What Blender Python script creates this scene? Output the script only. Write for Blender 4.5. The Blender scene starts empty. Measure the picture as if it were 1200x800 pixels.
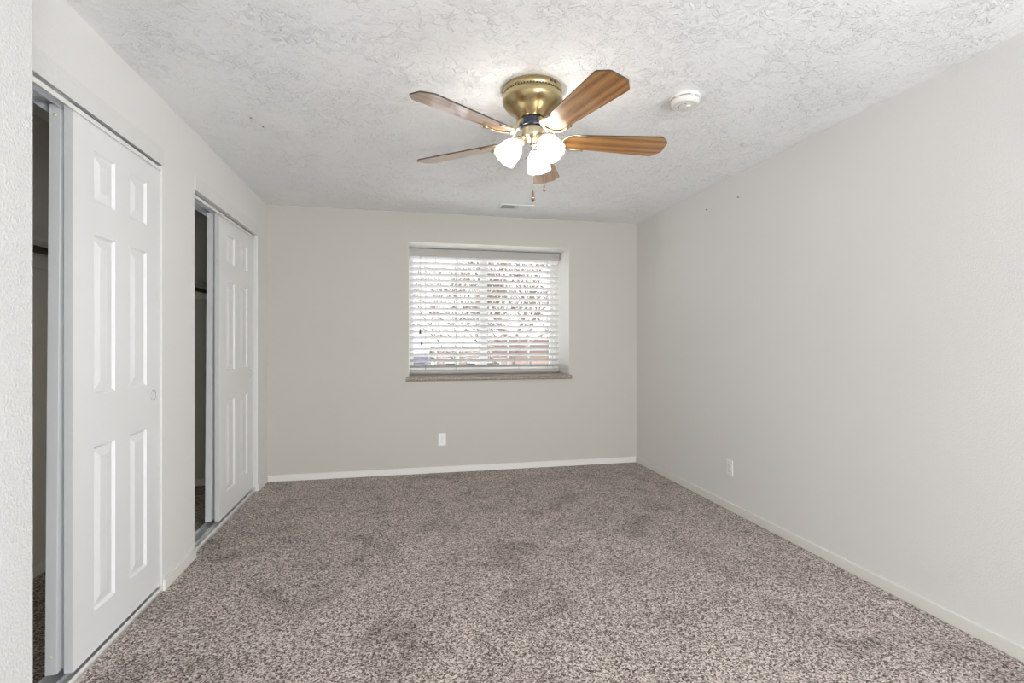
import bpy, bmesh, math, random
from mathutils import Vector, Matrix

S = bpy.context.scene
COL = S.collection
random.seed(7)
R = math.radians

# ------------------------------------------------------------------ camera
YAW = math.atan(130 / 600)
cam_d = bpy.data.cameras.new('camera')
cam_d.sensor_width = 36.0
cam_d.lens = 18.0
cam_d.shift_y = -1 / 1200
cam_d.clip_start = 0.02
cam_o = bpy.data.objects.new('camera', cam_d)
cam_o.location = (0, 0, 1.243)
cam_o.rotation_euler = (R(90), 0, -YAW)
COL.objects.link(cam_o)
S.camera = cam_o

# ------------------------------------------------------------------ world, lights, exposure
SKY_STRENGTH = 2.2
SUN_W = 9.0
BULB_W = 3.0
FILL_W = 226.0
EXPOSURE = 0.06
S.view_settings.view_transform = 'Standard'
S.view_settings.look = 'None'
S.view_settings.gamma = 1.0
S.view_settings.use_curve_mapping = False
S.view_settings.exposure = EXPOSURE
S.cycles.use_denoising = True
S.cycles.max_bounces = 10
S.cycles.diffuse_bounces = 7
S.cycles.transparent_max_bounces = 12
S.cycles.sample_clamp_indirect = 6.0

world = bpy.data.worlds.new('overcast_sky')
S.world = world
world.use_nodes = True
wb = world.node_tree.nodes['Background']
wb.inputs[0].default_value = (0.93, 0.965, 1.0, 1)
wb.inputs[1].default_value = SKY_STRENGTH


def area(name, loc, target, sx, sy, w, col):
    d = bpy.data.lights.new(name, 'AREA')
    d.shape = 'RECTANGLE'
    d.size = sx
    d.size_y = sy
    d.energy = w
    d.color = col
    o = bpy.data.objects.new(name, d)
    o.location = loc
    o.rotation_euler = (Vector(target) - Vector(loc)).to_track_quat('-Z', 'Y').to_euler()
    COL.objects.link(o)
    return o


sun_d = bpy.data.lights.new('sun', 'SUN')
sun_d.energy = SUN_W
sun_d.angle = R(2)
sun_d.color = (1.0, 0.97, 0.92)
sun_o = bpy.data.objects.new('sun', sun_d)
sun_o.rotation_euler = Vector((0.30, 0.32, -0.9)).to_track_quat('-Z', 'Y').to_euler()
COL.objects.link(sun_o)

# added fill lamp behind the camera, no real source stands there
area('fill_light', (1.2, -2.25, 0.95), (-0.4, 2.4, 1.9), 2.2, 1.8, FILL_W, (0.90, 0.95, 1.0))

# ------------------------------------------------------------------ room measures
XL, XR, YB, ZC = -1.157, 2.36, 4.86, 2.44
YF = -2.40                      # wall behind the camera
WT = 0.11                       # closet wall thickness
XC = -1.89                      # closet back
YE = 1.543                      # end of the near entry wall
XE = -0.92                      # face of the near entry wall
OP1 = (1.60, 2.846)             # closet openings along y
OP2 = (3.254, 4.577)
ZH = 2.112                      # opening head
WX0, WX1, WZ0, WZ1 = 0.07, 1.635, 0.905, 2.164
YW = 5.36                       # outer face of the back wall


# ------------------------------------------------------------------ materials
def new_mat(name):
    m = bpy.data.materials.new(name)
    m.use_nodes = True
    nt = m.node_tree
    return m, nt, nt.nodes['Principled BSDF']


def plain(name, col, rough=0.5, metal=0.0, spec=0.5, coat=0.0):
    m, nt, b = new_mat(name)
    b.inputs['Base Color'].default_value = (*col, 1)
    b.inputs['Roughness'].default_value = rough
    b.inputs['Metallic'].default_value = metal
    b.inputs['Specular IOR Level'].default_value = spec
    b.inputs['Coat Weight'].default_value = coat
    return m


def N(nt, t, **kw):
    n = nt.nodes.new(t)
    for k, v in kw.items():
        setattr(n, k, v)
    return n


def noise(nt, vec, scale, detail=2.0, rough=0.5, dist=0.0):
    n = N(nt, 'ShaderNodeTexNoise')
    n.inputs['Scale'].default_value = scale
    n.inputs['Detail'].default_value = detail
    n.inputs['Roughness'].default_value = rough
    n.inputs['Distortion'].default_value = dist
    nt.links.new(vec, n.inputs['Vector'])
    return n


def ramp(nt, fac, stops):
    r = N(nt, 'ShaderNodeValToRGB')
    els = r.color_ramp.elements
    while len(els) < len(stops):
        els.new(0.5)
    for e, (p, c) in zip(els, stops):
        e.position = p
        e.color = (*c, 1) if len(c) == 3 else c
    nt.links.new(fac, r.inputs[0])
    return r


def mathn(nt, op, a, b):
    n = N(nt, 'ShaderNodeMath', operation=op)
    for i, v in enumerate((a, b)):
        if isinstance(v, (int, float)):
            n.inputs[i].default_value = v
        else:
            nt.links.new(v, n.inputs[i])
    return n.outputs[0]


def mixc(nt, fac, a, b, mode='MIX'):
    n = N(nt, 'ShaderNodeMix', data_type='RGBA', blend_type=mode)
    for sock, v in ((n.inputs[0], fac), (n.inputs[6], a), (n.inputs[7], b)):
        if isinstance(v, (int, float)):
            sock.default_value = v
        elif isinstance(v, tuple):
            sock.default_value = (*v, 1)
        else:
            nt.links.new(v, sock)
    return n.outputs[2]


def bump(nt, b, height, strength, dist):
    n = N(nt, 'ShaderNodeBump')
    n.inputs['Strength'].default_value = strength
    n.inputs['Distance'].default_value = dist
    nt.links.new(height, n.inputs['Height'])
    nt.links.new(n.outputs[0], b.inputs['Normal'])


def geo_pos(nt):
    return N(nt, 'ShaderNodeNewGeometry').outputs['Position']


def obj_pos(nt):
    return N(nt, 'ShaderNodeTexCoord').outputs['Object']


def wall_mat(name, col, scale=150, strength=0.25, dist=0.002):
    m, nt, b = new_mat(name)
    p = geo_pos(nt)
    big = noise(nt, p, 1.3, 3)
    c = mixc(nt, big.outputs[0], tuple(x * 0.975 for x in col), tuple(min(1, x * 1.02) for x in col))
    nt.links.new(c, b.inputs['Base Color'])
    b.inputs['Roughness'].default_value = 0.55
    b.inputs['Specular IOR Level'].default_value = 0.3
    n = noise(nt, p, scale, 3, 0.55)
    r = ramp(nt, n.outputs[0], [(0.35, (0, 0, 0)), (0.7, (1, 1, 1))])
    bump(nt, b, r.outputs[0], strength, dist)
    return m


M = {}
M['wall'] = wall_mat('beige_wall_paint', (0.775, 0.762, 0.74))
M['wall_end'] = wall_mat('shade_toned_wall_paint', (0.56, 0.53, 0.472))  # same wall paint, darkened and warmed to carry the end wall's dimmer light
M['wall_rough'] = wall_mat('orange_peel_wall_paint', (0.66, 0.655, 0.64), 140, 0.5, 0.003)
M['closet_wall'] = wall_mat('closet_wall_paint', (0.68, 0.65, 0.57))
M['fascia'] = wall_mat('painted_header_board', (0.735, 0.73, 0.705), 60, 0.35, 0.002)

# ceiling: skip-trowel plaster
m, nt, b = new_mat('textured_ceiling_plaster')
p = geo_pos(nt)
n1 = noise(nt, p, 15, 4, 0.55, 1.2)
r1 = ramp(nt, n1.outputs[0], [(0.53, (0, 0, 0)), (0.56, (1, 1, 1)), (0.64, (0.6, 0.6, 0.6)), (0.75, (0.3, 0.3, 0.3))])
n2 = noise(nt, p, 42, 3, 0.6, 1.6)
r2 = ramp(nt, n2.outputs[0], [(0.52, (0, 0, 0)), (0.57, (1, 1, 1)), (0.66, (0.3, 0.3, 0.3))])
n3 = noise(nt, p, 4.0, 2)
r3 = ramp(nt, n3.outputs[0], [(0.36, (0.3, 0.3, 0.3)), (0.62, (0.9, 0.9, 0.9))])
h = mathn(nt, 'MULTIPLY', mathn(nt, 'ADD', r1.outputs[0], mathn(nt, 'MULTIPLY', r2.outputs[0], 0.4)), r3.outputs[0])
h = mathn(nt, 'ADD', h, mathn(nt, 'MULTIPLY', noise(nt, p, 140, 3).outputs[0], 0.12))
b.inputs['Base Color'].default_value = (0.88, 0.885, 0.885, 1)
b.inputs['Roughness'].default_value = 0.6
b.inputs['Specular IOR Level'].default_value = 0.25
bump(nt, b, h, 0.85, 0.0066)
M['ceiling'] = m

# carpet
m, nt, b = new_mat('brown_grey_carpet')
p = geo_pos(nt)
vo = N(nt, 'ShaderNodeTexVoronoi')
vo.inputs['Scale'].default_value = 170
nt.links.new(p, vo.inputs['Vector'])
sep = N(nt, 'ShaderNodeSeparateColor')
nt.links.new(vo.outputs['Color'], sep.inputs[0])
f1 = noise(nt, p, 120, 3, 0.75)
fm = mathn(nt, 'ADD', mathn(nt, 'MULTIPLY', f1.outputs[0], 0.55), mathn(nt, 'MULTIPLY', sep.outputs[0], 0.45))
rc = ramp(nt, fm, [(0.26, (0.05, 0.036, 0.030)), (0.38, (0.20, 0.157, 0.137)), (0.52, (0.46, 0.393, 0.356)), (0.70, (0.84, 0.765, 0.712))])
big = noise(nt, p, 2.6, 5, 0.66, 0.8)
rb = ramp(nt, big.outputs[0], [(0.35, (0.74, 0.72, 0.70)), (0.46, (0.95, 0.945, 0.935)), (0.66, (1.10, 1.09, 1.08))])
c = mixc(nt, 1.0, rc.outputs[0], rb.outputs[0], 'MULTIPLY')
nt.links.new(c, b.inputs['Base Color'])
b.inputs['Roughness'].default_value = 1.0
b.inputs['Specular IOR Level'].default_value = 0.05
b.inputs['Sheen Weight'].default_value = 0.1
bump(nt, b, fm, 0.8, 0.012)
M['carpet'] = m

M['base'] = plain('white_baseboard_paint', (0.78, 0.76, 0.71), 0.4)
M['door'] = plain('white_door_paint', (0.80, 0.80, 0.795), 0.32)
M['door_edge'] = plain('grey_white_steel_edge', (0.60, 0.605, 0.595), 0.35)
M['pull'] = plain('chrome_pull', (0.75, 0.75, 0.74), 0.25, 0.8)
M['plug'] = plain('yellowed_plastic', (0.72, 0.68, 0.45), 0.5)
M['alu'] = plain('aluminium_track', (0.74, 0.76, 0.78), 0.32, 0.7)
M['shelf'] = plain('white_shelf', (0.70, 0.68, 0.63), 0.5)
M['rod'] = plain('dark_steel_rod', (0.12, 0.10, 0.08), 0.35, 0.6)
M['vinyl'] = plain('white_vinyl', (0.84, 0.83, 0.79), 0.35)
M['slat'] = plain('white_blind_slat', (0.74, 0.735, 0.73), 0.35)
M['rail'] = plain('taupe_blind_rail', (0.45, 0.43, 0.39), 0.4)
M['cord'] = plain('grey_cord', (0.45, 0.45, 0.46), 0.8)
M['black'] = plain('black_plastic', (0.03, 0.03, 0.035), 0.4)
M['plate'] = plain('white_outlet_plastic', (0.86, 0.86, 0.86), 0.3)
M['slot'] = plain('dark_slot', (0.05, 0.05, 0.05), 0.6)
M['detector'] = plain('ivory_plastic', (0.71, 0.70, 0.66), 0.4)
M['vent'] = plain('white_vent_metal', (0.78, 0.80, 0.81), 0.4)
M['vent_dark'] = plain('grey_vent_inside', (0.12, 0.14, 0.15), 0.7)
M['brass'] = plain('antique_brass', (0.47, 0.38, 0.205), 0.27, 1.0)
M['brass_pale'] = plain('pale_brass', (0.62, 0.54, 0.39), 0.30, 1.0)
M['motor'] = plain('blue_black_enamel', (0.015, 0.02, 0.045), 0.15, 0.0, 0.7)
M['screw'] = plain('dark_brass_screw', (0.20, 0.13, 0.07), 0.4, 0.8)
M['chain'] = plain('chain_metal', (0.72, 0.66, 0.54), 0.35, 1.0)
M['fob'] = plain('dark_wood_fob', (0.16, 0.07, 0.03), 0.35)
M['edge'] = plain('dark_blade_edge', (0.06, 0.04, 0.03), 0.5)
M['nail'] = plain('grey_nail', (0.20, 0.19, 0.18), 0.5, 0.3)
M['lint'] = plain('white_lint', (0.9, 0.9, 0.88), 0.9)

# sill: speckled stone
m, nt, b = new_mat('speckled_brown_stone')
p = geo_pos(nt)
n1 = noise(nt, p, 90, 4, 0.7)
rr = ramp(nt, n1.outputs[0], [(0.35, (0.12, 0.09, 0.07)), (0.5, (0.33, 0.27, 0.22)), (0.66, (0.52, 0.47, 0.42))])
nt.links.new(rr.outputs[0], b.inputs['Base Color'])
b.inputs['Roughness'].default_value = 0.3
M['sill'] = m

# blade wood (grain along local x)
m, nt, b = new_mat('oak_blade_veneer')
p = obj_pos(nt)
mp = N(nt, 'ShaderNodeMapping')
mp.inputs['Scale'].default_value = (1.2, 16, 16)
nt.links.new(p, mp.inputs[0])
w = N(nt, 'ShaderNodeTexWave', bands_direction='Y')
w.inputs['Scale'].default_value = 0.55
w.inputs['Distortion'].default_value = 9.0
w.inputs['Detail'].default_value = 3.0
w.inputs['Detail Scale'].default_value = 0.8
nt.links.new(mp.outputs[0], w.inputs[0])
fine = noise(nt, mp.outputs[0], 14, 4, 0.7)
g = mathn(nt, 'ADD', mathn(nt, 'MULTIPLY', w.outputs['Fac'], 0.35), mathn(nt, 'MULTIPLY', fine.outputs[0], 0.65))
rr = ramp(nt, g, [(0.20, (0.17, 0.065, 0.016)), (0.50, (0.36, 0.165, 0.045)), (0.80, (0.49, 0.255, 0.085))])
nt.links.new(rr.outputs[0], b.inputs['Base Color'])
b.inputs['Roughness'].default_value = 0.35
b.inputs['Coat Weight'].default_value = 1.0
b.inputs['Coat Roughness'].default_value = 0.06
b.inputs['Coat IOR'].default_value = 1.7
M['oak'] = m

# clear pane
m, nt, b = new_mat('window_glass')
nt.nodes.remove(b)
out = nt.nodes['Material Output']
tr = N(nt, 'ShaderNodeBsdfTransparent')
gl = N(nt, 'ShaderNodeBsdfGlossy')
gl.inputs['Roughness'].default_value = 0.02
mx = N(nt, 'ShaderNodeMixShader')
mx.inputs[0].default_value = 0.008
nt.links.new(tr.outputs[0], mx.inputs[1])
nt.links.new(gl.outputs[0], mx.inputs[2])
nt.links.new(mx.outputs[0], out.inputs[0])
M['glass'] = m

# frosted, marbled lamp glass
m, nt, b = new_mat('frosted_lamp_glass')
nt.nodes.remove(b)
out = nt.nodes['Material Output']
tl = N(nt, 'ShaderNodeBsdfTranslucent')
tl.inputs[0].default_value = (0.97, 0.96, 0.93, 1)
df = N(nt, 'ShaderNodeBsdfDiffuse')
df.inputs[0].default_value = (0.92, 0.92, 0.90, 1)
tr = N(nt, 'ShaderNodeBsdfTransparent')
gl = N(nt, 'ShaderNodeBsdfGlossy')
gl.inputs['Roughness'].default_value = 0.12
nz = noise(nt, obj_pos(nt), 34, 4, 0.6, 1.5)
rf = ramp(nt, nz.outputs[0], [(0.38, (0.55, 0.55, 0.55)), (0.62, (0.88, 0.88, 0.88))])
m1 = N(nt, 'ShaderNodeMixShader')
m1.inputs[0].default_value = 0.30
nt.links.new(tl.outputs[0], m1.inputs[1])
nt.links.new(df.outputs[0], m1.inputs[2])
m2 = N(nt, 'ShaderNodeMixShader')
nt.links.new(rf.outputs[0], m2.inputs[0])
nt.links.new(m1.outputs[0], m2.inputs[1])
nt.links.new(tr.outputs[0], m2.inputs[2])
m3 = N(nt, 'ShaderNodeMixShader')
m3.inputs[0].default_value = 0.06
nt.links.new(m2.outputs[0], m3.inputs[1])
nt.links.new(gl.outputs[0], m3.inputs[2])
nt.links.new(m3.outputs[0], out.inputs[0])
M['shade'] = m

m, nt, b = new_mat('glowing_bulb')
nt.nodes.remove(b)
em = N(nt, 'ShaderNodeEmission')
em.inputs[0].default_value = (1.0, 0.95, 0.87, 1)
em.inputs[1].default_value = 3.0
tr = N(nt, 'ShaderNodeBsdfTransparent')
ad = N(nt, 'ShaderNodeAddShader')
nt.links.new(em.outputs[0], ad.inputs[0])
nt.links.new(tr.outputs[0], ad.inputs[1])
nt.links.new(ad.outputs[0], nt.nodes['Material Output'].inputs[0])
M['bulb'] = m

# outdoors
M['stucco'] = plain('white_siding', (0.75, 0.74, 0.74), 0.8)
M['peach'] = plain('peach_siding', (0.40, 0.32, 0.28), 0.8)
M['roof_blue'] = plain('slate_shingle', (0.075, 0.075, 0.105), 0.9, 0.0, 0.08)
M['roof_brown'] = plain('brown_shingle', (0.095, 0.07, 0.065), 0.9, 0.0, 0.08)
M['brick'] = plain('brown_brick', (0.24, 0.18, 0.155), 0.8)
M['pane_dark'] = plain('dark_house_window', (0.03, 0.033, 0.04), 0.5)
M['bark'] = plain('grey_brown_bark', (0.17, 0.13, 0.11), 0.9)
M['leaf'] = plain('dry_tan_leaf', (0.40, 0.26, 0.17), 0.9)
m, nt, b = new_mat('pale_bounce_ground')  # unseen ground, made bright to bounce sunlight up to the ceiling
n1 = noise(nt, geo_pos(nt), 1.5, 5)
rr = ramp(nt, n1.outputs[0], [(0.3, (0.60, 0.60, 0.58)), (0.7, (0.80, 0.80, 0.80))])
nt.links.new(rr.outputs[0], b.inputs['Base Color'])
M['bounce_ground'] = m


# ------------------------------------------------------------------ mesh helpers
def box(bm, x0, x1, y0, y1, z0, z1, mi=0, mtx=None):
    vs = [bm.verts.new((x, y, z)) for z in (z0, z1) for y in (y0, y1) for x in (x0, x1)]
    if mtx:
        for v in vs:
            v.co = mtx @ v.co
    for q in ((0, 2, 3, 1), (4, 5, 7, 6), (0, 1, 5, 4), (1, 3, 7, 5), (3, 2, 6, 7), (2, 0, 4, 6)):
        bm.faces.new([vs[i] for i in q]).material_index = mi


def lathe(bm, prof, seg=32, mtx=None, mi=0, cap0=False, cap1=False):
    rings = []
    for r, z in prof:
        ring = []
        for k in range(seg):
            a = 2 * math.pi * k / seg
            v = Vector((r * math.cos(a), r * math.sin(a), z))
            ring.append(bm.verts.new(mtx @ v if mtx else v))
        rings.append(ring)
    for a, b_ in zip(rings, rings[1:]):
        for k in range(seg):
            f = bm.faces.new((a[k], a[(k + 1) % seg], b_[(k + 1) % seg], b_[k]))
            f.material_index = mi
            f.smooth = True
    if cap0:
        bm.faces.new(rings[0]).material_index = mi
    if cap1:
        bm.faces.new(rings[-1]).material_index = mi


def tube(bm, pts, rad, seg=8, mi=0, flat=1.0, caps=True):
    pts = [Vector(q) for q in pts]
    rads = rad if isinstance(rad, (list, tuple)) else [rad] * len(pts)
    rings = []
    up = None
    for i, q in enumerate(pts):
        t = (pts[min(i + 1, len(pts) - 1)] - pts[max(i - 1, 0)]).normalized()
        if up is None:
            up = Vector((0, 0, 1)) if abs(t.z) < 0.9 else Vector((1, 0, 0))
        s = t.cross(up).normalized()
        u = s.cross(t).normalized()
        up = u
        rings.append([bm.verts.new(q + s * (rads[i] * math.cos(2 * math.pi * k / seg)) + u * (rads[i] * flat * math.sin(2 * math.pi * k / seg))) for k in range(seg)])
    for a, b_ in zip(rings, rings[1:]):
        for k in range(seg):
            f = bm.faces.new((a[k], a[(k + 1) % seg], b_[(k + 1) % seg], b_[k]))
            f.smooth = True
            f.material_index = mi
    if caps:
        bm.faces.new(rings[0]).material_index = mi
        bm.faces.new(rings[-1]).material_index = mi


def prism(bm, outline, z0, z1, mi=0, side=None, mtx=None):
    lo = [bm.verts.new(Vector((x, y, z0))) for x, y in outline]
    hi = [bm.verts.new(Vector((x, y, z1))) for x, y in outline]
    if mtx:
        for v in lo + hi:
            v.co = mtx @ v.co
    bm.faces.new(lo).material_index = mi
    bm.faces.new(hi).material_index = mi
    n = len(outline)
    for k in range(n):
        f = bm.faces.new((lo[k], lo[(k + 1) % n], hi[(k + 1) % n], hi[k]))
        f.material_index = mi if side is None else side


def obj(name, bm, mats, parent=None, bevel=0.0, loc=None):
    bmesh.ops.recalc_face_normals(bm, faces=bm.faces[:])
    me = bpy.data.meshes.new(name)
    bm.to_mesh(me)
    bm.free()
    for mt in (mats if isinstance(mats, (list, tuple)) else [mats]):
        me.materials.append(M[mt])
    o = bpy.data.objects.new(name, me)
    COL.objects.link(o)
    if parent:
        o.parent = parent
    if loc:
        o.location = loc
    if bevel:
        md = o.modifiers.new('bevel', 'BEVEL')
        md.width = bevel
        md.segments = 2
        md.limit_method = 'ANGLE'
    return o


def boxes(name, lst, mats, parent=None, bevel=0.0, loc=None):
    bm = bmesh.new()
    for bx in lst:
        box(bm, *bx)
    return obj(name, bm, mats, parent, bevel, loc)


def tag(o, label=None, cat=None, group=None, kind=None):
    for k, v in (('label', label), ('category', cat), ('group', group), ('kind', kind)):
        if v:
            o[k] = v
    return o


def empty(name, loc=(0, 0, 0), rz=0.0):
    o = bpy.data.objects.new(name, None)
    o.empty_display_size = 0.1
    o.location = loc
    o.rotation_euler = (0, 0, rz)
    COL.objects.link(o)
    return o


def dup(o, parent=None):
    c = o.copy()
    COL.objects.link(c)
    c.parent = parent
    for ch in list(o.children):
        dup(ch, c)
    return c


# ------------------------------------------------------------------ room shell
tag(boxes('floor', [(XC - .1, XR + .12, YF - .12, YB + .02, -.12, 0)], 'carpet'),
    'brown grey speckled carpet covering the bedroom floor', 'floor', kind='structure')
tag(boxes('ceiling', [(XC - .1, XR + .12, YF - .12, YW, ZC, ZC + .12)], 'ceiling'),
    'white textured plaster ceiling above the fan', 'ceiling', kind='structure')
tag(boxes('wall_right', [(XR, XR + .12, YF, YW, 0, ZC)], 'wall'),
    'long plain off white wall on the right', 'wall', kind='structure')
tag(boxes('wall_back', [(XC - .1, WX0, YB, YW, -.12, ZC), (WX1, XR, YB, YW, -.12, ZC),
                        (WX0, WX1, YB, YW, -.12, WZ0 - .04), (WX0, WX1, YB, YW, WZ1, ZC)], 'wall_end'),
    'end wall with the deep window recess, its dimness put into the colour', 'wall', kind='structure')
tag(boxes('wall_left', [(XL - WT, XL, YE, OP1[0], 0, ZC), (XL - WT, XL, OP1[1], OP2[0], 0, ZC),
                        (XL - WT, XL, OP2[1], YB, 0, ZC),
                        (XL - WT, XL, OP1[0], OP1[1], ZH, ZC), (XL - WT, XL, OP2[0], OP2[1], ZH, ZC)], 'wall'),
    'off white closet wall with two sliding door openings on the left', 'wall', kind='structure')
tag(boxes('wall_entry', [(XC, XE, YF, YE, 0, ZC)], 'wall_rough', bevel=.006),
    'near bumpy white wall at the far left edge beside the closet', 'wall', kind='structure')
tag(boxes('wall_closet', [(XC - .1, XC, YE, YB, 0, ZC)], 'closet_wall'),
    'shaded back wall inside the closets', 'wall', kind='structure')
tag(boxes('wall_front', [(XE, XR, YF - .12, YF, 0, ZC)], 'wall'),
    'plain wall behind the photographer', 'wall', kind='structure')

# baseboards
BH, BT = .058, .012
tag(boxes('baseboard_back', [(XL + BT, XR - BT, YB - BT, YB, 0, BH)], 'base', bevel=.003),
    'white baseboard along the end wall under the window', 'baseboard', kind='structure')
tag(boxes('baseboard_right', [(XR - BT, XR, YF, YB, 0, BH)], 'base', bevel=.003),
    'white baseboard running along the long right wall', 'baseboard', kind='structure')
tag(boxes('baseboard_left', [(XL, XL + BT, OP1[1] + .004, OP2[0] - .002, 0, BH)], 'base', bevel=.003),
    'short white baseboard on the pier between the two closets', 'baseboard', kind='structure')
tag(boxes('baseboard_left_corner', [(XL, XL + BT, OP2[1] + .002, YB, 0, BH)], 'base', bevel=.003),
    'tiny white baseboard beside the far closet in the corner', 'baseboard', kind='structure')
tag(boxes('baseboard_closet', [(XC, XC + BT, YE, YB - BT, 0, BH), (XC + BT, XL - WT, YB - BT, YB, 0, BH)], 'base'),
    'dim baseboard inside the closets', 'baseboard', kind='structure')

# header fascia boards above the closet tracks
tag(boxes('trim_1', [(XL, XL + .006, OP1[0] - .003, OP1[1] + .003, ZH - .004, 2.192)], 'fascia', bevel=.0015),
    'flat white header board over the near closet opening', 'trim', kind='structure')
tag(boxes('trim_2', [(XL, XL + .006, OP2[0] - .003, OP2[1] + .003, ZH - .004, 2.192)], 'fascia', bevel=.0015),
    'flat white header board over the far closet opening', 'trim', kind='structure')


# ------------------------------------------------------------------ closet doors and tracks
def door_face(bm, w, z0, z1, depth):
    """slab in local coords: y 0..w, x from -depth to 0 (front face x=0), six raised panels"""
    st, mu = .188 * w, .174 * w
    pw = (w - 2 * st - mu) / 2
    ys = [0, st, st + pw, st + pw + mu, st + 2 * pw + mu, w]
    zs = [z0, .19, .83, 1.033, 1.656, 1.785, 1.983, z1]
    vcache = {}

    def V(x, y, z):
        k = (round(x, 5), round(y, 5), round(z, 5))
        if k not in vcache:
            vcache[k] = bm.verts.new(k)
        return vcache[k]
    for i in range(5):
        for j in range(7):
            y0, y1, a, c = ys[i], ys[i + 1], zs[j], zs[j + 1]
            if i in (1, 3) and j in (1, 3, 5):
                rings = [(0, 0), (.010, -.009), (.017, -.009), (.046, -.002)]
                prev = None
                for ins, dx in rings:
                    cur = [V(dx, y0 + ins, a + ins), V(dx, y1 - ins, a + ins), V(dx, y1 - ins, c - ins), V(dx, y0 + ins, c - ins)]
                    if prev:
                        for k in range(4):
                            bm.faces.new((prev[k], prev[(k + 1) % 4], cur[(k + 1) % 4], cur[k]))
                    prev = cur
                bm.faces.new(prev)
            else:
                bm.faces.new((V(0, y0, a), V(0, y1, a), V(0, y1, c), V(0, y0, c)))
    # sides and back
    bx = -depth
    bk = [V(bx, 0, z0), V(bx, w, z0), V(bx, w, z1), V(bx, 0, z1)]
    bm.faces.new(bk)
    fb = [V(0, y, z0) for y in ys]
    ft = [V(0, y, z1) for y in ys]
    fl = [V(0, 0, z) for z in zs]
    fr = [V(0, w, z) for z in zs]
    bm.faces.new(fb + [bk[1], bk[0]])
    bm.faces.new(ft + [bk[2], bk[3]])
    bm.faces.new(fl + [bk[3], bk[0]])
    bm.faces.new(fr + [bk[2], bk[1]])


def closet_door(n, x, y0, y1, depth, pull, label, tilt=0.0):
    root = tag(empty('door_%d' % n, (x, y0, 0)), label, 'door', kind='structure')
    root.rotation_euler = (0, tilt, 0)
    w = y1 - y0
    bm = bmesh.new()
    door_face(bm, w, .036, 2.097, depth)
    obj('panel', bm, 'door', root)
    for a in ((-.0025, 0), (w, w + .0025)):
        boxes('edge_channel', [(-depth - .0005, -.0008, a[0], a[1], .036, 2.097)], 'door_edge', root)
    if pull:
        bm = bmesh.new()
        mt = Matrix.Translation((0, w - .062, .98)) @ Matrix.Rotation(R(90), 4, 'Y')
        lathe(bm, [(.0005, -.007), (.019, -.0065), (.0225, .0005), (.0265, .0012), (.028, -.001)], 24, mt)
        obj('finger_pull', bm, 'pull', root)
    else:
        for z in (.10, 2.06):
            bm = bmesh.new()
            mt = Matrix.Translation((-depth * .5, -.0025, z)) @ Matrix.Rotation(R(90), 4, 'X')
            lathe(bm, [(.006, 0), (.0055, .0015), (.0005, .0018)], 12, mt)
            obj('guide_plug', bm, 'plug', root)
    return root


closet_door(1, -1.166, 2.160, 2.838, .028, True, 'front white six panel sliding door of the near closet with a cup pull')
closet_door(2, -1.219, 2.160, 2.838, .034, False, 'rear white sliding door of the near closet, showing only its edge', .0066)
closet_door(3, -1.188, 3.762, 4.550, .028, True, 'front white six panel sliding door of the far closet near the corner')
closet_door(4, -1.240, 3.762, 4.550, .034, False, 'rear white sliding door of the far closet, showing only its edge', .0066)


def track(y0, y1, xs, top_label, bottom_label):
    x0 = xs
    t = tag(empty('top_door_track', (x0, y0, 0)), top_label, 'door track')
    L = y1 - y0
    zt = ZH - .002
    boxes('channel', [(-.088, 0, 0, L, zt - .003, zt)] +
          [(a - .002, a, 0, L, zt - d, zt - .003) for a, d in ((-.040, .028), (-.088, .04))], 'alu', t)
    boxes('front_lip', [(-.002, .0005, 0, L, zt - .030, zt - .013)], 'vinyl', t)
    b_ = tag(empty('floor_door_track', (x0, y0, 0)), bottom_label, 'door track')
    boxes('rail_plate', [(-.105, .004, 0, L, 0, .012)], 'alu', b_)
    boxes('front_lip', [(0, .004, 0, L, .012, .028)], 'vinyl', b_)
    boxes('guide_rib', [(-.040, -.036, 0, L, .012, .026)], 'alu', b_)
    boxes('guide_rib', [(-.105, -.101, 0, L, .012, .026)], 'alu', b_)


track(OP1[0], OP1[1], -1.160, 'aluminium overhead track of the near closet doors', 'pale floor track under the near closet doors')
track(OP2[0], OP2[1], -1.178, 'aluminium overhead track of the far closet doors', 'pale floor track under the far closet doors')

# closet shelf, cleat and rod
sh = tag(empty('closet_shelf', (XC, YE, 0)), 'white wooden shelf with cleat along the closet back wall', 'shelf')
boxes('shelf_board', [(0, .30, .002, YB - YE - .001, 1.690, 1.709)], 'shelf', sh)
boxes('cleat', [(0, .019, .002, YB - YE - .001, 1.625, 1.690)], 'shelf', sh)
boxes('end_cleat', [(.019, .29, YB - YE - .02, YB - YE - .001, 1.60, 1.690)], 'shelf', sh)
rd = tag(empty('closet_rod', (-1.556, YE, 1.642)), 'dark hanging rod under the closet shelf', 'rod')
bm = bmesh.new()
tube(bm, [(0, .001, 0), (0, YB - YE - .001, 0)], .016, 14)
obj('pole', bm, 'rod', rd)
bm = bmesh.new()
lathe(bm, [(.03, 0), (.03, .006), (.018, .02)], 16, Matrix.Translation((0, YB - YE - .0005, 0)) @ Matrix.Rotation(R(90), 4, 'X'), cap0=True)
obj('flange', bm, 'pull', rd)

# ------------------------------------------------------------------ window
wn = tag(empty('window_1', (0, 0, 0)), 'white vinyl sliding window behind the blind', 'window', kind='structure')
fy0, fy1 = 5.25, 5.33
boxes('window_frame', [(WX0, WX0 + .03, fy0, fy1, WZ0, WZ1), (WX1 - .04, WX1, fy0, fy1, WZ0, WZ1),
                       (WX0 + .03, WX1 - .04, fy0, fy1, WZ0, WZ0 + .035), (WX0 + .03, WX1 - .04, fy0, fy1, WZ1 - .035, WZ1)], 'vinyl', wn)


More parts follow.
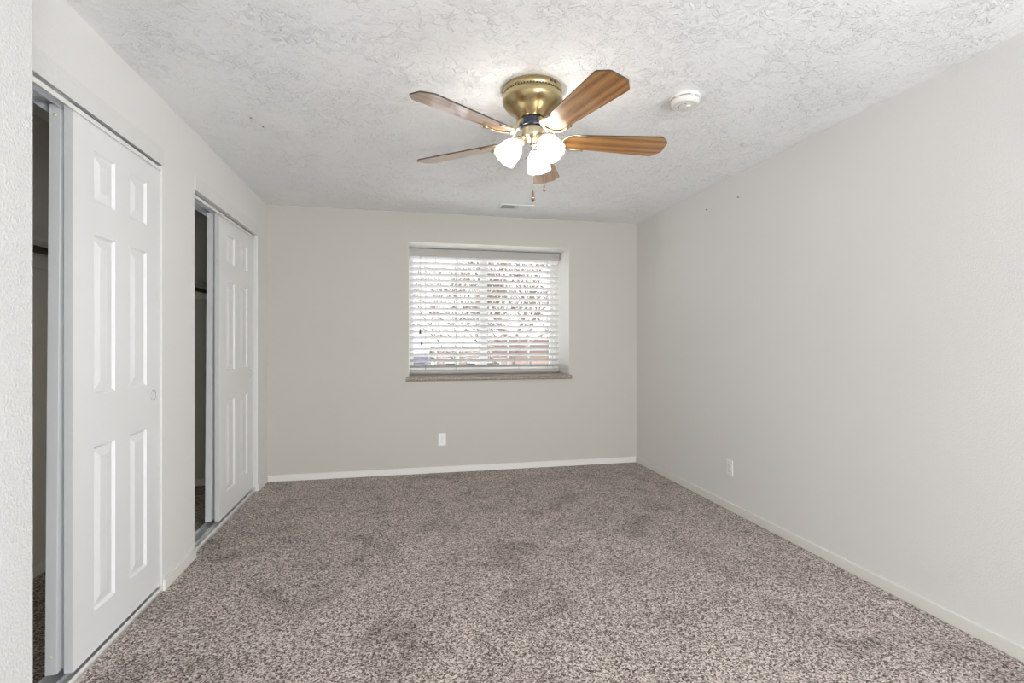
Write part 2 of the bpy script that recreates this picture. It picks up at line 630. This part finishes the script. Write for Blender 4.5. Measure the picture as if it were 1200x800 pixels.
def sash(x0, x1, y, wl, wr):
    z0, z1 = WZ0 + .036, WZ1 - .036
    s = boxes('sash', [(x0, x0 + wl, y, y + .03, z0, z1), (x1 - wr, x1, y, y + .03, z0, z1),
                       (x0 + wl, x1 - wr, y, y + .03, z0, z0 + .035), (x0 + wl, x1 - wr, y, y + .03, z1 - .035, z1)], 'vinyl', wn, bevel=.003)
    a, b_ = x0 + wl, x1 - wr
    boxes('pane', [(a, b_, y + .013, y + .017, z0 + .035, z1 - .035)], 'glass', s)
    g = []
    for k in (1, 2):
        xx = a + (b_ - a) * k / 3
        g.append((xx - .008, xx + .008, y + .018, y + .024, z0 + .035, z1 - .035))
    boxes('grille', g, 'vinyl', s)


boxes('jamb_lining', [(WX1 - .002, WX1 + .0005, YB + .001, 5.249, WZ0, WZ1 - .002), (WX0 - .0005, WX0 + .002, YB + .001, 5.249, WZ0, WZ1 - .002),
                      (WX0, WX1, YB + .001, 5.249, WZ1 - .002, WZ1 + .0005)], 'vinyl', wn)
sash(WX0 + .031, .878, 5.262, .02, .076)
sash(.806, WX1 - .041, 5.296, .076, .032)
# stone sill with rounded nose
bm = bmesh.new()
pr = [(5.26, WZ0)]
for k in range(9):
    a = R(90 + 180 * k / 8)
    pr.append((YB - .018 + .02 * math.cos(a), WZ0 - .02 + .02 * math.sin(a)))
pr.append((YB - .0005, WZ0 - .04))
pr.append((YB - .0005, WZ0 - .039))
pr.append((5.26, WZ0 - .039))
lo = [bm.verts.new((WX0 - .018, y, z)) for y, z in pr]
# nose wider than the recess
nose = pr[1:11]
bm.free()
bm = bmesh.new()


def ext(bm, outline, x0, x1):
    a = [bm.verts.new((x0, y, z)) for y, z in outline]
    c = [bm.verts.new((x1, y, z)) for y, z in outline]
    bm.faces.new(a)
    bm.faces.new(c)
    n = len(outline)
    for k in range(n):
        bm.faces.new((a[k], a[(k + 1) % n], c[(k + 1) % n], c[k]))


ext(bm, [(YB - .0005, WZ0)] + nose, WX0 - .018, WX1 + .02)
box(bm, WX0 + .001, WX1 - .001, YB - .0005, 5.249, WZ0 - .039, WZ0)
obj('window_sill', bm, 'sill', wn)

# ------------------------------------------------------------------ blind
bl = tag(empty('window_blind', (0, 5.195, 0)), 'white horizontal blind with open slats hanging in the window recess', 'blind')
bx0, bx1 = WX0 + .010, WX1 - .006
boxes('valance', [(bx0, bx1, -.040, -.030, 2.084, 2.156), (bx0, bx1, -.043, -.040, 2.128, 2.156),
                  (bx0, bx1, -.043, -.040, 2.084, 2.094), (bx0, bx0 + .006, -.030, .02, 2.084, 2.156), (bx1 - .006, bx1, -.030, .02, 2.084, 2.156)], 'rail', bl, bevel=.0015)
boxes('head_rail', [(bx0 + .008, bx1 - .008, -.025, .025, 2.108, 2.155)], 'rail', bl)
bm = bmesh.new()
sw, tilt = .065, R(27)
pts = []
for k in range(7):
    s = (k / 6 - .5) * sw
    c = -.003 * (1 - (2 * k / 6 - 1) ** 2)
    pts.append((s, c))
outl = [(s, c + .0014) for s, c in pts] + [(s, c - .0014) for s, c in reversed(pts)]
# inner (room side, -y) edge up
ext(bm, [(s * math.cos(tilt) + c * math.sin(tilt), -s * math.sin(tilt) + c * math.cos(tilt)) for s, c in outl], bx0 + .004, bx1 - .004)
slat0 = obj('slat', bm, 'slat', bl)
slat0.location = (0, 0, .985)
for i in range(1, 20):
    c = slat0.copy()
    COL.objects.link(c)
    c.parent = bl
    c.location = (0, 0, .985 + .057 * i)
boxes('bottom_rail', [(bx0 + .003, bx1 - .003, -.030, .030, .914, .950)], 'rail', bl, bevel=.004)
for x in (.24, .545, 1.20, 1.50):
    bm = bmesh.new()
    for dy in (-.029, .029):
        tube(bm, [(x, dy, .94), (x, dy, 2.11)], .0014, 5)
    obj('ladder_cord', bm, 'cord', bl)
for x, zt in ((.185, 1.345), (.200, 1.24)):
    bm = bmesh.new()
    tube(bm, [(x, -.046, 2.10), (x, -.046, zt)], .0013, 5)
    lc = obj('lift_cord', bm, 'cord', bl)
    bm = bmesh.new()
    lathe(bm, [(.003, .028), (.0045, .02), (.009, -.018), (.0085, -.026), (.001, -.028)], 12, Matrix.Translation((x, -.046, zt - .01)), cap0=True)
    obj('tassel', bm, 'black', lc)

# ------------------------------------------------------------------ ceiling fan
FX, FY = .612, 2.364
fan = tag(empty('ceiling_fan', (FX, FY, ZC)), 'brass ceiling fan with five oak blades and three lit glass shades', 'ceiling fan')
bm = bmesh.new()
lathe(bm, [(.139, 0), (.140, -.010), (.141, -.012), (.141, -.024), (.138, -.027), (.138, -.036), (.143, -.040), (.1445, -.058),
           (.142, -.070), (.134, -.084), (.120, -.098), (.103, -.110), (.088, -.122), (.077, -.134), (.070, -.142), (.066, -.146), (.02, -.147)], 64, cap1=True)
obj('motor_housing', bm, 'brass', fan)
bm = bmesh.new()
for k in range(60):
    mt = Matrix.Rotation(2 * math.pi * k / 60, 4, 'Z')
    box(bm, .1375, .1388, -.0035, .0035, -.0345, -.0285, 0, mt)
slots = obj('vent_slot', bm, 'slot', fan)
slots['kind'] = 'stuff'
bm = bmesh.new()
for k in (-1, 1):
    box(bm, .1405, .1418, -.007 + k * .012, .007 + k * .012, -.020, -.010, 0, Matrix.Rotation(R(-62), 4, 'Z'))
obj('mounting_slot', bm, 'slot', fan)
bm = bmesh.new()
lathe(bm, [(.058, -.147), (.064, -.149), (.065, -.153), (.065, -.180), (.063, -.185), (.045, -.186)], 40, cap1=True)
obj('motor_ring', bm, 'motor', fan)
bm = bmesh.new()
lathe(bm, [(.046, -.185), (.052, -.188), (.053, -.192), (.053, -.222), (.050, -.232), (.040, -.240), (.030, -.246), (.028, -.256), (.022, -.262), (.012, -.268), (.001, -.270)], 40)
obj('switch_housing', bm, 'brass_pale', fan)

# blade (local x radial), with its iron
ZBL = -.240
blade_outline = []
R0, R1, W0, W1 = .150, .662, .054, .0800
for k in range(13):
    a = R(90 + 180 * k / 12)
    blade_outline.append((R0 + .048 + .048 * math.cos(a), W0 * math.sin(a)))
blade_outline += [(R1 - .048, -W1), (R1 - .038, -W1 + .003), (R1 - .006, -W1 + .034), (R1, -W1 + .044), (R1, W1 - .044), (R1 - .006, W1 - .034), (R1 - .038, W1 - .003), (R1 - .048, W1)]
PITCH = R(-12)


def blade_set(k, ang):
    bm = bmesh.new()
    prism(bm, blade_outline, -.003, .003, 0, 1)
    bmesh.ops.translate(bm, verts=bm.verts[:], vec=(0, 0, 0))
    bl_ = obj('blade', bm, ['oak', 'edge'], fan)
    mt = Matrix.Translation((0, 0, ZBL)) @ Matrix.Rotation(ang, 4, 'Z') @ Matrix.Rotation(PITCH, 4, 'X')
    bl_.matrix_local = mt
    # iron: arm then a U-shaped bracket under the blade root
    bm = bmesh.new()
    inv = mt.inverted() @ Matrix.Translation((0, 0, ZBL)) @ Matrix.Rotation(ang, 4, 'Z')
    tube(bm, [inv @ Vector(q) for q in ((.058, 0, .072), (.078, 0, .070), (.094, 0, .058), (.106, 0, .032), (.120, 0, .008), (.136, 0, -.004), (.152, 0, -.006))],
         [.013, .012, .010, .0085, .008, .0085, .009], 10)
    loop = []
    for j in range(17):
        a = R(78 + 204 * j / 16)
        loop.append((R0 + .052 + .054 * math.cos(a), .0585 * math.sin(a), -.006))
    loop = [(R0 + .105, .056, -.006)] + loop + [(R0 + .105, -.056, -.006)]
    tube(bm, loop, [.006] + [.0075] * 17 + [.006], 8, 0, .55)
    ir = obj('blade_iron', bm, 'brass_pale', fan)
    ir.matrix_local = mt
    for y in (.0555, -.0555):
        bm = bmesh.new()
        lathe(bm, [(.0065, -.006), (.0062, -.0105), (.004, -.0125), (.0005, -.013)], 12, Matrix.Translation((R0 + .104, y, 0)))
        obj('screw', bm, 'screw', ir)


for k in range(5):
    blade_set(k, R(-4.1 + 72 * k))

# light kit
CAMROT = -YAW
def lamp(ang, tilt):
    mt = Matrix.Translation((0, 0, -.236)) @ Matrix.Rotation(ang, 4, 'Z')
    arm_bm = bmesh.new()
    tube(arm_bm, [(.030, 0, .006), (.048, 0, .004), (.058, 0, -.006), (.062, 0, -.016)], [.013, .012, .012, .013], 12)
    sm = Matrix.Translation((.058, 0, -.008)) @ Matrix.Rotation(-tilt, 4, 'Y')
    lathe(arm_bm, [(.012, .004), (.021, 0), (.0245, -.008), (.0245, -.022), (.021, -.024)], 24, sm)
    for v in arm_bm.verts:
        v.co = mt @ v.co
    arm = obj('light_arm', arm_bm, 'brass_pale', fan)
    full = mt @ sm
    bm = bmesh.new()
    outer = [(.0215, -.016), (.0225, -.022), (.031, -.032), (.042, -.046), (.0505, -.064), (.0555, -.084), (.0575, -.104), (.0585, -.120), (.0605, -.127)]
    inner = [(r - .0028, z) for r, z in reversed(outer)]
    lathe(bm, outer + inner, 32, full)
    sh_ = obj('lamp_shade', bm, 'shade', arm)
    bm = bmesh.new()
    lathe(bm, [(.012, -.018), (.013, -.034), (.020, -.050), (.0255, -.066), (.024, -.080), (.016, -.090), (.001, -.094)], 20, full)
    obj('bulb', bm, 'bulb', arm)
    d = bpy.data.lights.new('bulb_light', 'POINT')
    d.energy = BULB_W
    d.color = (1.0, 0.96, 0.91)
    d.shadow_soft_size = .018
    lo_ = bpy.data.objects.new('bulb_light', d)
    COL.objects.link(lo_)
    lo_.parent = fan
    lo_.location = full @ Vector((0, 0, -.068))


lamp(R(-50) + CAMROT, R(41))
lamp(R(196) + CAMROT, R(40))
lamp(R(73) + CAMROT, R(38))

def chain(ang, r, ztop, zbot, fs):
    x, y = r * math.cos(ang), r * math.sin(ang)
    bm = bmesh.new()
    tube(bm, [(x * .85, y * .85, ztop), (x, y, ztop - .003), (x, y, zbot + fs)], .0011, 6)
    n = 40
    for i in range(n):
        z = ztop - .006 - (ztop - .006 - zbot - fs) * i / n
        lathe(bm, [(.0003, .0016), (.0019, 0), (.0003, -.0016)], 6, Matrix.Translation((x, y, z)))
    c = obj('pull_chain', bm, 'chain', fan)
    bm = bmesh.new()
    q = fs / .052
    lathe(bm, [(.002 * q, fs), (.004 * q, fs * .9), (.0065 * q, fs * .55), (.0085 * q, fs * .36), (.0085 * q, fs * .2), (.006 * q, fs * .06), (.001, 0)], 14, Matrix.Translation((x, y, zbot)))
    obj('pull_fob', bm, 'fob', c)
    bm = bmesh.new()
    lathe(bm, [(.0080 * q, fs * .40), (.0092 * q, fs * .38), (.0092 * q, fs * .33), (.0080 * q, fs * .31)], 14, Matrix.Translation((x, y, zbot)))
    obj('fob_band', bm, 'chain', c)


chain(R(-90) + CAMROT, .054, -.215, -.552, .052)
chain(R(-14) + CAMROT, .057, -.215, -.492, .036)

# ------------------------------------------------------------------ smoke detector
sd = tag(empty('smoke_detector', (1.362, 2.276, ZC)), 'round ivory smoke detector on the ceiling right of the fan', 'smoke detector')
sd.rotation_euler = (0, 0, R(20))
bm = bmesh.new()
lathe(bm, [(.070, 0), (.072, -.004), (.072, -.014), (.069, -.017)], 48, cap1=True)
obj('base_plate', bm, 'detector', sd)
bm = bmesh.new()
lathe(bm, [(.066, -.017), (.066, -.021)], 48)
obj('vent_gap', bm, 'slot', sd)
bm = bmesh.new()
lathe(bm, [(.064, -.0205), (.070, -.021), (.070, -.030), (.064, -.042), (.058, -.046), (.050, -.0465), (.046, -.0455), (.043, -.0465), (.012, -.0475), (.001, -.0476)], 48)
for k in range(6):
    a = R(60 * k + 10)
    box(bm, .067, .0725, -.010, .010, -.024, -.0165, 0, Matrix.Rotation(a, 4, 'Z'))
obj('cover', bm, 'detector', sd)
bm = bmesh.new()
lathe(bm, [(.014, -.0475), (.0135, -.0495), (.001, -.050)], 20, Matrix.Translation((.012, -.01, 0)))
obj('test_button', bm, 'vinyl', sd)
bm = bmesh.new()
lathe(bm, [(.0035, -.0470), (.003, -.0485), (.0005, -.0488)], 10, Matrix.Translation((-.022, -.02, 0)))
obj('indicator_lens', bm, 'slot', sd)
bm = bmesh.new()
for k in range(5):
    tube(bm, [(.030 * math.cos(R(100 + 22 * j)), .030 * math.sin(R(100 + 22 * j)), -.0472) for j in range(5)], .0009, 5)
    break
obj('sounder_slit', bm, 'slot', sd)

# ------------------------------------------------------------------ ceiling vent
cv = tag(empty('ceiling_vent', (1.000, 4.468, ZC)), 'small white louvred air vent on the ceiling near the end wall', 'vent')
vw, vd = .150, .085
boxes('vent_frame', [(-vw, vw, -vd, -vd + .022, -.008, 0), (-vw, vw, vd - .022, vd, -.008, 0),
                     (-vw, -vw + .022, -vd + .022, vd - .022, -.008, 0), (vw - .022, vw, -vd + .022, vd - .022, -.008, 0),
                     (-.006, .006, -vd + .022, vd - .022, -.008, 0)], 'vent', cv, bevel=.002)
boxes('vent_throat', [(-vw + .02, vw - .02, -vd + .02, vd - .02, -.0015, -.0002)], 'vent_dark', cv)
for side in (-1, 1):
    for k in range(6):
        bm = bmesh.new()
        x = side * (.018 + .0185 * k + .004)
        mt = Matrix.Translation((x, 0, -.0055)) @ Matrix.Rotation(R(30 * side), 4, 'Y')
        box(bm, -.0075, .0075, -vd + .022, vd - .022, -.0006, .0006, 0, mt)
        obj('louvre', bm, 'vent', cv)


# ------------------------------------------------------------------ outlets
def outlet():
    root = empty('wall_outlet')
    # local: plate in x-z plane, facing -y
    boxes('cover_plate', [(-.035, .035, -.006, 0, -.057, .057)], 'plate', root, bevel=.0025)
    for s in (-1, 1):
        bm = bmesh.new()
        ol = []
        for k in range(24):
            a = 2 * math.pi * k / 24
            ol.append((max(-.0142, min(.0142, .0172 * math.cos(a))), .0172 * math.sin(a)))
        mt = Matrix.Translation((0, 0, s * .0195)) @ Matrix.Rotation(R(90), 4, 'X')
        prism(bm, ol, .0055, .0075, 0, None, mt)
        rc_ = obj('receptacle', bm, 'plate', root)
        boxes('contact_slot', [(-.0078, -.0052, -.0079, -.0072, s * .0195 - .001, s * .0195 + .009), (.0052, .0078, -.0079, -.0072, s * .0195, s * .0195 + .008),
                               (-.0028, .0028, -.0079, -.0072, s * .0195 - .0115, s * .0195 - .006)], 'slot', rc_)
    bm = bmesh.new()
    lathe(bm, [(.0035, .0058), (.003, .0072), (.0004, .0074)], 10, Matrix.Rotation(R(90), 4, 'X'))
    obj('screw', bm, 'pull', root)
    return root


o1 = outlet()
o1.location = (.378, YB, .313)
tag(o1, 'white duplex outlet on the end wall below the window', 'outlet', 'wall outlets')
o2 = dup(o1)
o2.location = (XR, 3.335, .312)
o2.rotation_euler = (0, 0, R(-90))
tag(o2, 'white duplex outlet low on the long right wall', 'outlet', 'wall outlets')

# ------------------------------------------------------------------ small marks and bits
bm = bmesh.new()
lathe(bm, [(.0022, 0), (.0022, .010), (.0048, .0102), (.0045, .0122), (.0003, .0124)], 10)
nail0 = obj('nail', bm, 'nail', loc=(XR, 3.232, 2.267))
nail0.rotation_euler = (0, R(-90), 0)
tag(nail0, 'small nail high on the right wall, nearer to the camera', 'nail', 'nails in the right wall')
n2 = nail0.copy()
COL.objects.link(n2)
n2.location = (XR, 3.62, 2.275)
tag(n2, 'small nail high on the right wall, nearer to the window', 'nail', 'nails in the right wall')

bm = bmesh.new()
lathe(bm, [(.0022, 0), (.0055, .0008), (.0048, .003), (.0005, .0035)], 10)
hook0 = obj('ceiling_screw', bm, 'nail', loc=(-.790, 2.985, ZC))
hook0.rotation_euler = (R(180), 0, 0)
tag(hook0, 'tiny dark screw in the ceiling near the closet wall, closer to the camera', 'screw', 'screws in the ceiling')
for dx, dy, lab in ((.035, .11, 'tiny dark screw in the ceiling near the closet wall, closer to the window'),):
    c = hook0.copy()
    COL.objects.link(c)
    c.location = (-.790 + dx, 2.985 + dy, ZC)
    tag(c, lab, 'screw', 'screws in the ceiling')


def speck(loc, s, label):
    bm = bmesh.new()
    bmesh.ops.create_icosphere(bm, subdivisions=2, radius=s)
    for v in bm.verts:
        v.co *= random.uniform(.7, 1.25)
        v.co.z = v.co.z * .5 + s * .42
    o = obj('lint_speck', bm, 'lint', loc=loc)
    tag(o, label, 'lint', 'white specks on the carpet')


speck((-.724, 2.863, 0), .007, 'white lint speck on the carpet nearest the closets')
speck((-.504, 2.884, 0), .005, 'smaller white lint speck on the carpet toward the room middle')

# ------------------------------------------------------------------ outdoors
GZ = -3.2
tag(boxes('ground', [(-60, 60, 5.6, 90, GZ - .3, GZ)], 'bounce_ground'), 'unseen ground outside the window, made pale to bounce light indoors', 'ground', kind='structure')


def house(name, cx, cy, w, d, eave, ridge, wall, roof, label, wins, gable=False):
    root = tag(empty(name, (cx, cy, GZ)), label, 'house')
    e, rg = eave - GZ, ridge - GZ
    boxes('wall', [(-w / 2, w / 2, 0, d, 0, e)], wall, root)
    bm = bmesh.new()
    o = .4
    if gable:   # ridge runs away from the viewer
        ol = [(-w / 2 - o, e - .15), (0, rg), (w / 2 + o, e - .15), (w / 2 + o, e - .24), (-w / 2 - o, e - .24)]
        a = [bm.verts.new((x, -o, z)) for x, z in ol]
        c = [bm.verts.new((x, d + o, z)) for x, z in ol]
    else:
        ol = [(-o, e - .15), (d / 2, rg), (d + o, e - .15), (d + o, e - .24), (-o, e - .24)]
        a = [bm.verts.new((-w / 2 - o, y, z)) for y, z in ol]
        c = [bm.verts.new((w / 2 + o, y, z)) for y, z in ol]
    bm.faces.new(a)
    bm.faces.new(c)
    for k in range(5):
        bm.faces.new((a[k], a[(k + 1) % 5], c[(k + 1) % 5], c[k]))
    obj('roof', bm, roof, root)
    for x, z, ww, hh in wins:
        f = boxes('window', [(x - ww / 2 - .08, x + ww / 2 + .08, -.06, .02, z - GZ - hh / 2 - .08, z - GZ + hh / 2 + .08)], 'vinyl', root)
        boxes('pane', [(x - ww / 2, x + ww / 2, -.08, -.055, z - GZ - hh / 2, z - GZ + hh / 2)], 'pane_dark', f)
    return root


house('white_house', -1.2, 30, 5.0, 5, .12, .42, 'stucco', 'roof_blue', 'pale house with a slate roof low in the left of the window',
      [(.6, -.45, .9, .5), (2.05, -.45, .5, .5)])
house('peach_house', 4.6, 33, 4.4, 6, .12, .85, 'peach', 'roof_brown', 'peach sided house with a brown roof beside the pale house',
      [(-1.5, -.45, .6, .45), (-.3, -.45, .8, .45), (1.3, -.45, .8, .45)])
house('brick_house', 14.5, 50, 11.0, 8, .55, 1.35, 'brick', 'roof_brown', 'brown brick house in the distance behind the bare trees',
      [(4.2, -.6, 1.2, 1.0)])


def tree(cx, cy, hgt, seed, label):
    rnd = random.Random(seed)
    root = tag(empty('bare_tree', (cx, cy, GZ)), label, 'tree', 'bare trees outside the window')
    tb, bb, lb = bmesh.new(), bmesh.new(), bmesh.new()
    tube(tb, [(0, 0, 0), (.05, .02, hgt * .2), (-.03, .05, hgt * .38)], [.17, .14, .11], 8)

    def grow(p0, d, ln, r, lev):
        pts, q, dd = [p0], p0, d
        n = 4
        for i in range(n):
            dd = (dd + Vector((rnd.uniform(-.22, .22), rnd.uniform(-.22, .22), rnd.uniform(-.06, .16)))).normalized()
            q = q + dd * ln / n
            pts.append(q)
        tube(bb, pts, [r * (1 - .16 * i) for i in range(n + 1)], 5 if lev < 2 else 3, caps=False)
        if lev >= 5:
            for i in range(2):
                if rnd.random() < .35:
                    c = pts[rnd.randint(1, n)]
                    s = rnd.uniform(.03, .06)
                    t = Vector((rnd.uniform(-1, 1), rnd.uniform(-1, 1), rnd.uniform(-1, 1))).normalized()
                    u = t.orthogonal().normalized()
                    lb.faces.new([lb.verts.new(c), lb.verts.new(c + t * s + u * s * .4), lb.verts.new(c + t * s * 2), lb.verts.new(c + t * s - u * s * .4)])
            return
        for i in range((4, 4, 5, 4, 3)[lev]):
            a = pts[rnd.randint(2, n)]
            v = Vector((rnd.uniform(-1, 1), rnd.uniform(-1, 1), rnd.uniform(-.25, .8))).normalized()
            grow(a, (dd * .55 + v * .75).normalized(), ln * rnd.uniform(.55, .74), max(.0035, r * .55), lev + 1)

    top = Vector((-.03, .05, hgt * .38))
    for k in range(4):
        a = k * 1.57 + rnd.uniform(-.4, .4)
        grow(top - Vector((0, 0, .1 * k)), Vector((math.cos(a) * .7, math.sin(a) * .7, .8)).normalized(), hgt * .28, .085, 1)
    obj('trunk', tb, 'bark', root)
    obj('branches', bb, 'bark', root)['kind'] = 'stuff'
    obj('leaves', lb, 'leaf', root)['kind'] = 'stuff'


tree(3.0, 12.0, 8.0, 3, 'bare brown tree filling the right half of the window view')
tree(2.7, 22.5, 8.8, 11, 'bare brown tree behind the middle of the window')
tree(10.4, 25.0, 9.0, 23, 'bare brown tree farthest right beyond the window')
